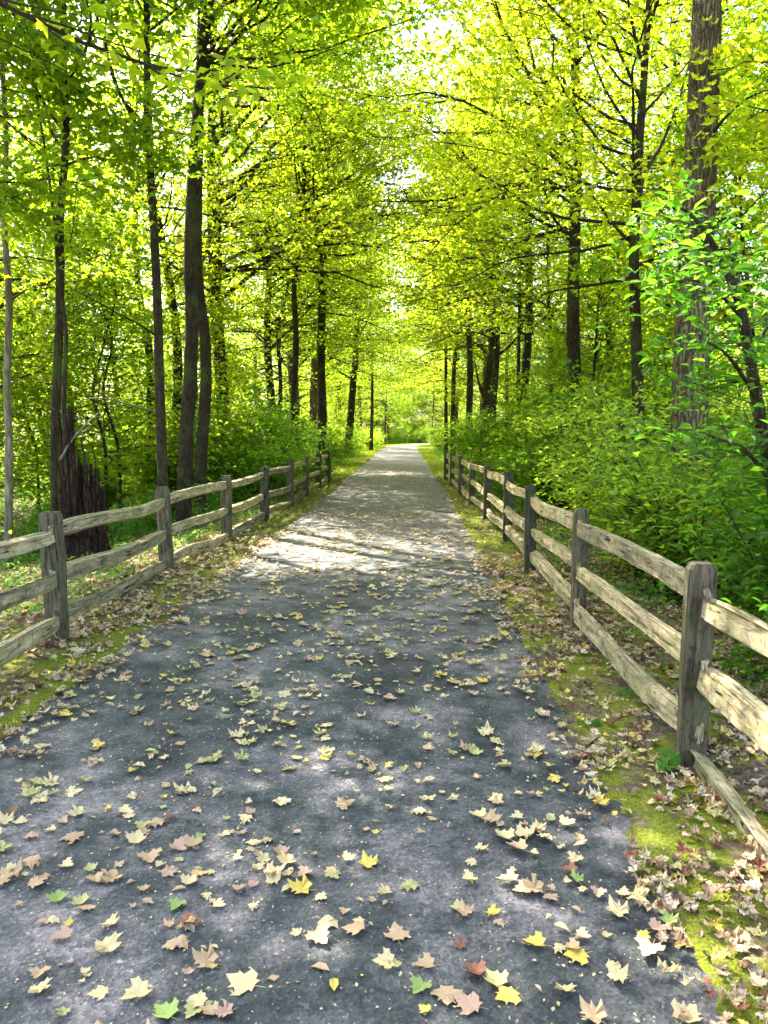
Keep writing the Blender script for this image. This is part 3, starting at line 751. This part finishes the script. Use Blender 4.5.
SG = ['light green bushes', 'low feathery bushes', 'dark green bushes', 'undergrowth plants', 'tall loose bushes']
sused = [False] * 5
def put_shrub(t, x, y, s=1., label=None, rz=None):
    o = SH[t] if not sused[t] else copy_tree(SH[t]); sused[t] = True
    o.location = (x, y, float(gz(x, y)) - .03); o.scale = (s, s, s * rg.uniform(.9, 1.1)); o.rotation_euler = (0, 0, rg.uniform(0, 6.28) if rz is None else rz)
    side = 'left' if x < float(cx(y)) else 'right'
    if label: tag(o, label, 'bush', None)
    else: tag(o, f'{SK[t]} growing {zone(y)} on the {side} side of the path', 'bush', f'{SG[t]} {zone(y)} on the {side}')
    return o
# bushes one can point to
p = at(260, 440, 19); put_shrub(0, p[0], 19, 1.25, 'rounded pale green bush behind the middle of the left fence')
put_shrub(0, 3.1, 8.2, 1.15, 'pale twiggy bush right behind the second and third right fence posts')
put_shrub(2, 2.85, 5.0, .88, 'dark broad-leaved bush crowding the nearest right fence post')
put_shrub(2, 3.5, 6.6, .85, 'dark broad-leaved bush at the foot of the furrowed oak')
put_shrub(4, 4.6, 7.8, .85, 'tall loose bush standing behind the dark bushes at the right edge')
put_shrub(0, 3.3, 11.5, 1.2, 'bright bush in front of the reddish maple trunk')
put_shrub(2, 3.2, 15.5, 1.0, 'dark green bush leaning over the middle of the right fence')
put_shrub(4, 3.4, 19.5, 1.05, 'arching green bush above the far half of the right fence')
put_shrub(2, 2.9, 24, 1.0, 'dark green bush at the far end of the right fence')
put_shrub(1, -3.9, 27.5, 1.5, 'round grass-green bush past the end of the left fence')
put_shrub(1, -3.9, 36, 1.7, 'mounded bush on the left verge below the leaning black tree')
k = 0
while k < 110:
    y = rg.uniform(3.2, 95) if k > 45 else rg.uniform(4, 28); s = -1 if rg.random() < .5 else 1
    c = float(cx(y)); d = abs(rg.normal()) * 4 + (1.75 if s > 0 else 2.2) if y < 30 else abs(rg.normal()) * 7 + 1.6
    x = c + s * (HW + d)
    if abs(x) > .58 * y + 2: continue
    near_left = s < 0 and y < 17 and d < 6.
    if near_left: t = 3 if rg.random() < .8 else 1
    elif s > 0 and y < 5: t = 3
    else: t = int(rg.choice(5, p=[.28, .22, .2, .1, .2]))
    put_shrub(t, x, y, rg.uniform(.8, 1.25) * (.8 if near_left else 1)); k += 1
# the thicket closing the view where the path bends away
for q_ in range(26):
    y = rg.uniform(92, 118); x = rg.uniform(-16, 10)
    if abs(x - float(cx(y))) < HW + 1.5: continue
    put_shrub(int(rg.choice([0, 1, 4])), x, y, rg.uniform(1.1, 1.7))

# ------------------------------------------------------------------ broken stump
def snag():
    rg = np.random.default_rng(5)
    b = gp(88, 562, -.12); base = np.array([b[0], b[1], float(gz(b[0], b[1])) - .08])
    root = empty('broken_stump', base, 'dark rotten tree stump with tall splintered spikes behind the left fence', 'tree stump')
    na, nz = 56, 22
    a = np.linspace(0, 2 * PI, na, endpoint=False)
    xn = np.cos(a)                                    # -1 left, +1 right as seen from the path
    top = .95 - .15 * xn + .28 * np.abs(np.sin(a * 7 + .5)) ** 2 + .14 * rg.normal(size=na)
    top += 1.15 * np.exp(-((a - PI * .98) / .22) ** 2) + .75 * np.exp(-((a - PI * 1.32) / .11) ** 2) + .45 * np.exp(-((a - PI * 1.62) / .09) ** 2) + .5 * np.exp(-((a - PI * .7) / .15) ** 2)
    top = np.clip(top, .55, 2.2)
    mb = MB(); V = []
    for side in (0, 1):
        for k in range(nz):
            t = k / (nz - 1) if side == 0 else 1 - k / (nz - 1) * .75
            z = top * t
            fl = .24 + .13 * np.exp(-z * 4.5) - .02 * z
            fl = fl * (1 + .10 * np.sin(a * 5 + 1) * np.exp(-z * 1.5) + .05 * np.sin(a * 11 + z * 1.5))
            rr = fl - (.0 if side == 0 else .07) + rg.normal(size=na) * .006
            V.append(np.column_stack([np.cos(a) * rr, np.sin(a) * rr, z]))
    V = np.concatenate(V); n = nz * 2
    i, j = np.meshgrid(np.arange(n - 1), np.arange(na), indexing='ij'); j2 = (j + 1) % na
    q = np.stack([i * na + j, i * na + j2, (i + 1) * na + j2, (i + 1) * na + j], -1).reshape(-1, 4)
    mb.add(V, quads=q); mb.build('trunk', M_ROT, root, False)
    for dx, dy, h, lx, r0 in [(-.22, -.12, 2.15, -.03, .085), (-.04, -.2, 1.8, -.04, .05), (.10, -.18, 1.45, .0, .06), (-.13, -.2, 1.3, 0, .07)]:
        m2 = MB(); P = np.array([(dx, dy, .5), (dx + lx * .4, dy, h * .6), (dx + lx, dy, h * .85), (dx + lx * 1.6, dy, h)])
        tube(m2, catmull(P, 12), np.linspace(r0 * 1.3, .008, 12), 6, 0, .12, rg); m2.build('splinter', M_ROT, root, False)
    m2 = MB(); tube(m2, catmull(np.array([(.06, 0, 1.3), (.0, -.05, 1.75), (.14, -.05, 1.65), (.2, -.08, 1.2), (.17, -.12, .9)]), 18), np.linspace(.014, .006, 18), 5, 0, 0, rg)
    m2.build('vine', M_TWIG, root, True)
snag()

# fallen branches in the left wood
def fallen(label, pts, r0):
    P = np.array(pts, float); base = P[0].copy(); rg2 = np.random.default_rng(int(abs(P[0][0] * 100)))
    mb = MB(); tube(mb, catmull(P, 14) - base, np.linspace(r0, r0 * .35, 14), 7, 0, .06, rg2)
    for s in (.45, .7):
        q_ = catmull(P, 14)[int(s * 13)] - base
        T_ = limb_path(q_, rg2.uniform(0, 6), R(25), .6, rg2, 4); tube(mb, T_, np.linspace(r0 * .4, .003, 4), 4, 0)
    o = mb.build('fallen_branch', M_PALE, smooth=True); o.location = tuple(base)
    tag(o, label, 'branch')
fallen('bare pale branch leaning from the stump toward the left woods', [at(60, 460, 9.9), at(72, 440, 10), at(85, 425, 10.2), at(100, 412, 10.6)], .018)
fallen('long bare grey branch hanging low between stump and thin maple', [at(155, 412, 12.5), at(130, 405, 11.5), at(100, 398, 10.8), at(75, 402, 10.4)], .016)
fallen('mossy branch lying on the ground below the left fence', [(-3.6, 7.2, -.1), (-3.9, 8.0, -.12), (-4.3, 8.9, -.2), (-4.4, 9.9, -.25)], .05)
fallen('dark dead branch on the forest floor at lower left', [(-3.3, 4.9, -.03), (-3.9, 5.4, -.1), (-4.5, 5.8, -.2), (-5.2, 6.1, -.28)], .035)

# ------------------------------------------------------------------ ground plants, seedlings, grass
def seedling(label, x, y, n, h, size, seed):
    rg2 = np.random.default_rng(seed); root = empty('seedling', (x, y, float(gz(x, y))), label, 'plant')
    st = MB(); lf = MB()
    for k in range(n):
        a = k * 2.4 + rg2.random(); P = limb_path((0, 0, -.02), a, R(rg2.uniform(35, 75)), h * rg2.uniform(.6, 1.), rg2, 5, .5)
        tube(st, P, np.linspace(.003, .0012, 5), 4)
        pos = np.array([P[4], P[3] + rg2.normal(size=3) * .015, P[4] + rg2.normal(size=3) * .02])
        scatter(lf, OVAL, pos, size * rg2.uniform(.7, 1.1, 3), np.column_stack([rg2.normal(size=3) * .35, rg2.normal(size=3) * .35 - .2, np.ones(3)]), rg2)
    st.build('stem', M_FERN, root, True); lf.build('foliage', M_FERN, root)
g1 = gp(665, 775); seedling('small green seedling at the foot of the nearest right fence post', g1[0], g1[1], 6, .11, .075, 1)
g1 = gp(628, 752 - 40); seedling('tiny green sprout in the litter beside the lowest right rail', g1[0] + .05, g1[1] + .2, 4, .07, .05, 2)
g1 = gp(589, 727); seedling('small green sprout on the mossy right verge near the path edge', g1[0], g1[1], 4, .06, .05, 3)

rg = np.random.default_rng(303)
def in_view(x, y, m=.6): return np.abs(x) < .56 * y + m
# low leafy ground cover
gc = MB()
def plants(n, xr, yr, hh, size):
    x = rg.uniform(*xr, n); y = yr[0] + (yr[1] - yr[0]) * rg.random(n) ** 1.3
    d = np.abs(x - cx(y)) - HW
    pn = vnoise(x, y, 1.6, 31) + .5 * vnoise(x, y, 4., 32)
    k = (d > .85) & in_view(x, y, 1.5) & (pn > -.15); x, y = x[k], y[k]
    per = 11; m = len(x)
    X_ = np.repeat(x, per) + rg.normal(size=m * per) * .10; Y_ = np.repeat(y, per) + rg.normal(size=m * per) * .10
    Z_ = gz(X_, Y_) + rg.random(m * per) * np.repeat(rg.uniform(.3, 1, m) * hh, per)
    P = np.column_stack([X_, Y_, Z_]); nn = len(P)
    scatter(gc, OVAL if size > .05 else KITE, P, size * rg.uniform(.6, 1.3, nn), np.column_stack([rg.normal(size=nn) * .45, rg.normal(size=nn) * .45, np.ones(nn)]), rg)
plants(2600, (-9, -2.7), (3, 20), .22, .06); plants(2200, (1.6, 7), (2, 20), .22, .06)
plants(6000, (-16, 14), (18, 60), .45, .10)
tag(gc.build('ground_cover', M_FERN), 'low leafy plants covering the forest floor behind the fences', 'ground cover', kind='stuff')
# grass on the sunny verges
gr = MB()
def grass(n, y0, y1, dmin, dmax, h, w):
    y = rg.uniform(y0, y1, n); s = np.where(rg.random(n) < .5, -1, 1); d = rg.uniform(dmin, dmax, n)
    x = cx(y) + s * (HW + d); k = vnoise(x, y, 2.2, 41) > -.5; x, y = x[k], y[k]; n = len(x)
    z = gz(x, y); a = rg.uniform(0, 2 * PI, n); hh = h * rg.uniform(.4, 1.2, n)
    t = np.column_stack([np.cos(a), np.sin(a), 0 * a]) * (w / 2)
    b = np.column_stack([x, y, z]); tip = b + np.column_stack([rg.normal(size=n) * .35 * hh, rg.normal(size=n) * .35 * hh, hh])
    V = np.stack([b - t, b + t, tip], 1).reshape(-1, 3); gr.add(V, tris=np.arange(n * 3).reshape(-1, 3))
grass(26000, 9, 30, .02, 1.1, .05, .008); grass(34000, 28, 90, .0, 2.4, .12, .022); grass(5000, 3, 12, .0, .8, .025, .005)
M_GRASS = leaf_mat('grass_blade', [(.08, .13, .012), (.11, .16, .015), (.16, .18, .02)], [(.3, .5, .03), (.45, .6, .03), (.6, .6, .05)], .35)
tag(gr.build('grass', M_GRASS), 'short bright green grass growing along both path edges', 'grass', kind='stuff')

# ------------------------------------------------------------------ fallen leaves
# loose litter on verges and forest floor
lv = MB()
def litter(mb, n, xr, yr, size, cond, lift=.012, tilt=.3, tm=MAP_D, pw=1.0):
    x = rg.uniform(*xr, n); y = yr[0] + (yr[1] - yr[0]) * rg.random(n) ** pw
    k = cond(x, y) & in_view(x, y, .8); x, y = x[k], y[k]; n = len(x)
    onp = np.abs(x - cx(y)) < HW
    z = np.where(onp, .010, np.maximum(gz(x, y), -.5 if not onp.any() else -.6)) + lift * rg.random(n) + .004
    nor = np.column_stack([rg.normal(size=n) * tilt, rg.normal(size=n) * tilt, np.ones(n)])
    P = np.column_stack([x, y, z]); sz = size * rg.uniform(.45, 1.25, n)
    h = np.array_split(rg.permutation(n), len(tm) + 1)
    for q_, T_ in enumerate(list(tm) + [OVAL]): scatter(mb, T_, P[h[q_]], sz[h[q_]] * (1 if q_ < len(tm) else .7), nor[h[q_]], rg)
def verge(x, y):
    d = np.abs(x - cx(y)) - HW
    pn = vnoise(x, y, 2.6, 51) + .6 * vnoise(x, y, 7., 52)
    return (d > -.05 - .14 * rg.random(len(x)) ** 3) & (rg.random(len(x)) < np.where(pn > .10, .88, .16) * np.where(d > 1., .8, 1.))
litter(lv, 15000, (.6, 2.6), (1.2, 10), .042, verge, .035); litter(lv, 14000, (-3.6, -1.8), (2.5, 12), .042, verge, .035)
litter(lv, 18000, (-8, 6), (5, 26), .065, verge, .03, pw=1.)
litter(lv, 8000, (1.5, 5), (1.5, 9), .055, verge, .03); litter(lv, 8000, (-7, -2.5), (3, 12), .055, verge, .03)
tag(lv.build('leaf_litter', M_LITV), 'brown and tan dead leaves covering the verges and forest floor', 'leaf litter', kind='stuff')

# leaves one could pick up from the path: the 300 nearest ones are things
COL = {'cream': CREAM, 'tan': TAN, 'yellow': YEL, 'pale green': GRN, 'pinkish brown': PINK, 'rust red': RUST, 'olive': OLIVE}
LM = {k: litter_mat('leaf_' + k.replace(' ', '_'), [v], .2) for k, v in COL.items()}
SHP = {'flat maple leaf': MAP_D[0], 'curled maple leaf': maple_template(.30, 2), 'cupped maple leaf': maple_template(-.25, 3), 'ragged maple leaf': maple_template(.1, 8), 'small oval leaf': OVAL}
LMESH = {}
for cn, m in LM.items():
    for sn, t in SHP.items():
        mb = MB(); V, T = t; V = V.copy(); V[:, 1] -= .4; mb.add(V, tris=T)
        if sn != 'small oval leaf':
            tube(mb, [(0, -.40, .0), (.02, -.6, .01), (.05, -.85, .02)], [.014, .011, .009], 4)
        LMESH[cn, sn] = mb.mesh('leaf', [m])
placed = []
def lay(cn, sn, x, y, s, rz, tx, ty, label, group=None):
    o = link('fallen_leaf', LMESH[cn, sn]); o.scale = (s, s, s); lift = .014 + s * (.10 if 'cupped' in sn else .03) + s * .35 * (abs(tx) + abs(ty))
    o.location = (x, y, lift); o.rotation_euler = (tx, ty, rz); tag(o, label, 'leaf', group); placed.append((x, y))
for cn, sn, px, py, s, rz, lab in [
    ('yellow', 'curled maple leaf', 368, 867, .085, .5, 'bright yellow curled leaf near the middle of the path foreground'),
    ('cream', 'flat maple leaf', 137, 1000, .105, 2.2, 'large pale cream maple leaf at the bottom left of the path'),
    ('cream', 'ragged maple leaf', 243, 987, .12, 1.2, 'largest ragged cream leaf left of centre at the bottom'),
    ('pale green', 'flat maple leaf', 58, 902, .085, .3, 'large pale green leaf at the lower left of the path'),
    ('pale green', 'flat maple leaf', 177, 910, .075, 2.9, 'flat green leaf below the centre-left tan leaves'),
    ('pale green', 'flat maple leaf', 165, 1018, .09, 1.0, 'pale green leaf cut by the bottom edge at left'),
    ('yellow', 'small oval leaf', 334, 990, .085, .1, 'yellow oval leaf standing out at the bottom centre-left'),
    ('tan', 'small oval leaf', 322, 973, .09, 1.2, 'tan oval leaf just above the yellow oval leaf at bottom'),
    ('pinkish brown', 'flat maple leaf', 62, 942, .085, 1.9, 'pinkish brown leaf lying alone at the lower left'),
    ('tan', 'flat maple leaf', 150, 862, .105, 3.6, 'broad tan double-lobed leaf in the left half of the path'),
    ('cream', 'curled maple leaf', 617, 915, .09, .4, 'pale curled leaf toward the right path edge'),
    ('cream', 'flat maple leaf', 649, 955, .105, 2.5, 'large cream maple leaf beside the right path edge'),
    ('yellow', 'flat maple leaf', 535, 948, .085, 1.3, 'yellow maple leaf right of centre near the bottom'),
    ('rust red', 'flat maple leaf', 475, 975, .08, .8, 'rust red leaf above the pile at the bottom right of centre'),
    ('tan', 'flat maple leaf', 425, 970, .08, 1.6, 'tan leaf left of the rust red leaf near the bottom'),
    ('pale green', 'flat maple leaf', 420, 993, .08, 2.6, 'pale green leaf left of the pile at the bottom'),
    ('rust red', 'curled maple leaf', 460, 949, .05, .2, 'small rust red curled leaf right of centre in the foreground'),
    ('tan', 'ragged maple leaf', 447, 1000, .10, 3.1, 'tan leaf at the left of the bottom leaf pile'),
    ('pinkish brown', 'ragged maple leaf', 468, 1008, .10, 1.1, 'pinkish brown leaf in the middle of the bottom leaf pile'),
    ('olive', 'flat maple leaf', 495, 985, .09, .5, 'olive leaf at the top of the bottom leaf pile'),
    ('yellow', 'ragged maple leaf', 507, 1000, .09, 2.2, 'yellow leaf at the right of the bottom leaf pile'),
    ('cream', 'flat maple leaf', 504, 840, .10, .7, 'large cream leaf in the right half of the path'),
    ('tan', 'curled maple leaf', 592, 1020, .09, .7, 'pale curled leaf on the bottom edge near the right'),
    ('cream', 'cupped maple leaf', 328, 927, .085, 4.2, 'pale leaf with its stalk toward the camera at centre'),
    ('olive', 'cupped maple leaf', 410, 890, .09, 2.0, 'olive folded leaf at the centre of the path')]:
    p = gp(px, py); lay(cn, sn, float(p[0]), float(p[1]), s * .74, rz, 0, 0, lab)
rl = np.random.default_rng(404)
names = list(COL); pw = [.40, .28, .08, .02, .07, .02, .13]
shn = list(SHP); sw = [.30, .22, .14, .16, .18]
N = 0; cand = []
while len(cand) < 2500:
    y = rl.uniform(1.75, 34); x = float(cx(y)) + rl.uniform(-HW, HW)
    if abs(x) > .54 * y + .2 or (y > 11 and rl.random() < min(.85, (y - 11) / 8)): continue
    cl = vnoise(np.array([x]), np.array([y]), 1.7, 61)[0]
    if rl.random() > .75 + .5 * cl: continue
    cand.append((y, x))
# clumps: some leaves land next to another
cl2 = []
for y, x in cand:
    cl2.append((y, x))
    if rl.random() < .5: cl2.append((y + rl.normal() * .05, x + rl.normal() * .07))
cand = sorted(cl2)
where = lambda x, y: ('foreground' if y < 3.2 else ('middle distance' if y < 5 else 'far stretch')) + ' ' + ('left' if x < float(cx(y)) - .5 else ('right' if x > float(cx(y)) + .5 else 'centre'))
rest = []
for k, (y, x) in enumerate(cand):
    if any((x - a) ** 2 + (y - b) ** 2 < .005 for a, b in placed[:25]): continue
    if N < 275:
        cn = names[rl.choice(7, p=pw)]; sn = shn[rl.choice(5, p=sw)]
        s = float(np.clip(rl.gamma(6, .0074), .02, .075)) * (.75 if 'oval' in sn else 1)
        wh = where(x, y)
        lay(cn, sn, x, y, s, rl.uniform(0, 6.28), rl.normal() * .10, rl.normal() * .10, f'{cn} {sn} on the asphalt in the {wh}', f'fallen {cn} {sn}s, {wh} of the path')
        N += 1
    else: rest.append((x, y))
rest = np.array(rest); n = len(rest)
lp = MB(); P = np.column_stack([rest, .016 + .008 * rl.random(n)])
nor = np.column_stack([rl.normal(size=n) * .14, rl.normal(size=n) * .14, np.ones(n)]); sz = np.clip(rl.gamma(5, .0088, n), .02, .075)
hh = np.array_split(rl.permutation(n), 4)
for k, T_ in enumerate([SHP['flat maple leaf'], SHP['curled maple leaf'], SHP['ragged maple leaf'], OVAL]): scatter(lp, T_, P[hh[k]], sz[hh[k]], nor[hh[k]], rl)
# crushed leaf crumbs and bits of twig between the leaves
nb = 9000; by = 1.6 + 13 * rl.random(nb) ** 1.5; bx = cx(by) + rl.uniform(-HW, HW, nb)
scatter(lp, KITE, np.column_stack([bx, by, .014 + 0 * bx]), np.clip(rl.gamma(3, .0028, nb), .004, .018), np.column_stack([rl.normal(size=nb) * .3, rl.normal(size=nb) * .3, np.ones(nb)]), rl)
tag(lp.build('fallen_leaves', M_LITP), 'scattered pale fallen leaves further along the asphalt path', 'leaves', kind='stuff')

# ------------------------------------------------------------------ light
SUN_EL, SUN_AZ = 52., -42.        # azimuth from the way the path runs, negative = to the left
sc = bpy.context.scene
w = bpy.data.worlds.new('World'); sc.world = w; w.use_nodes = True
nt = w.node_tree; bg = nt.nodes['Background']
sky = nt.nodes.new('ShaderNodeTexSky'); sky.sky_type = 'NISHITA'; sky.sun_disc = False
sky.sun_elevation = R(SUN_EL); sky.sun_rotation = R(SUN_AZ); sky.air_density = 1.; sky.dust_density = 3.5; sky.ozone_density = 1.
nt.links.new(sky.outputs[0], bg.inputs[0]); bg.inputs[1].default_value = .15
sd = bpy.data.lights.new('sun', 'SUN'); sd.energy = 5.; sd.angle = R(.5); sd.color = (1, .95, .86)
so = bpy.data.objects.new('sun', sd); col.objects.link(so); so.location = (0, 0, 40)
from mathutils import Vector
dirv = Vector((math.sin(R(SUN_AZ)) * math.cos(R(SUN_EL)), math.cos(R(SUN_AZ)) * math.cos(R(SUN_EL)), math.sin(R(SUN_EL))))
so.rotation_euler = dirv.to_track_quat('Z', 'Y').to_euler()

vs = sc.view_settings; vs.view_transform = 'Standard'; vs.look = 'None'; vs.gamma = 1; vs.use_curve_mapping = False
vs.exposure = 3.05
sc.render.engine = 'CYCLES'
cy = sc.cycles
cy.max_bounces = 7; cy.diffuse_bounces = 5; cy.glossy_bounces = 2; cy.transmission_bounces = 5; cy.transparent_max_bounces = 4
cy.caustics_reflective = False; cy.caustics_refractive = False
cy.use_adaptive_sampling = True; cy.adaptive_threshold = .02
cy.use_denoising = True
cy.sample_clamp_indirect = 6
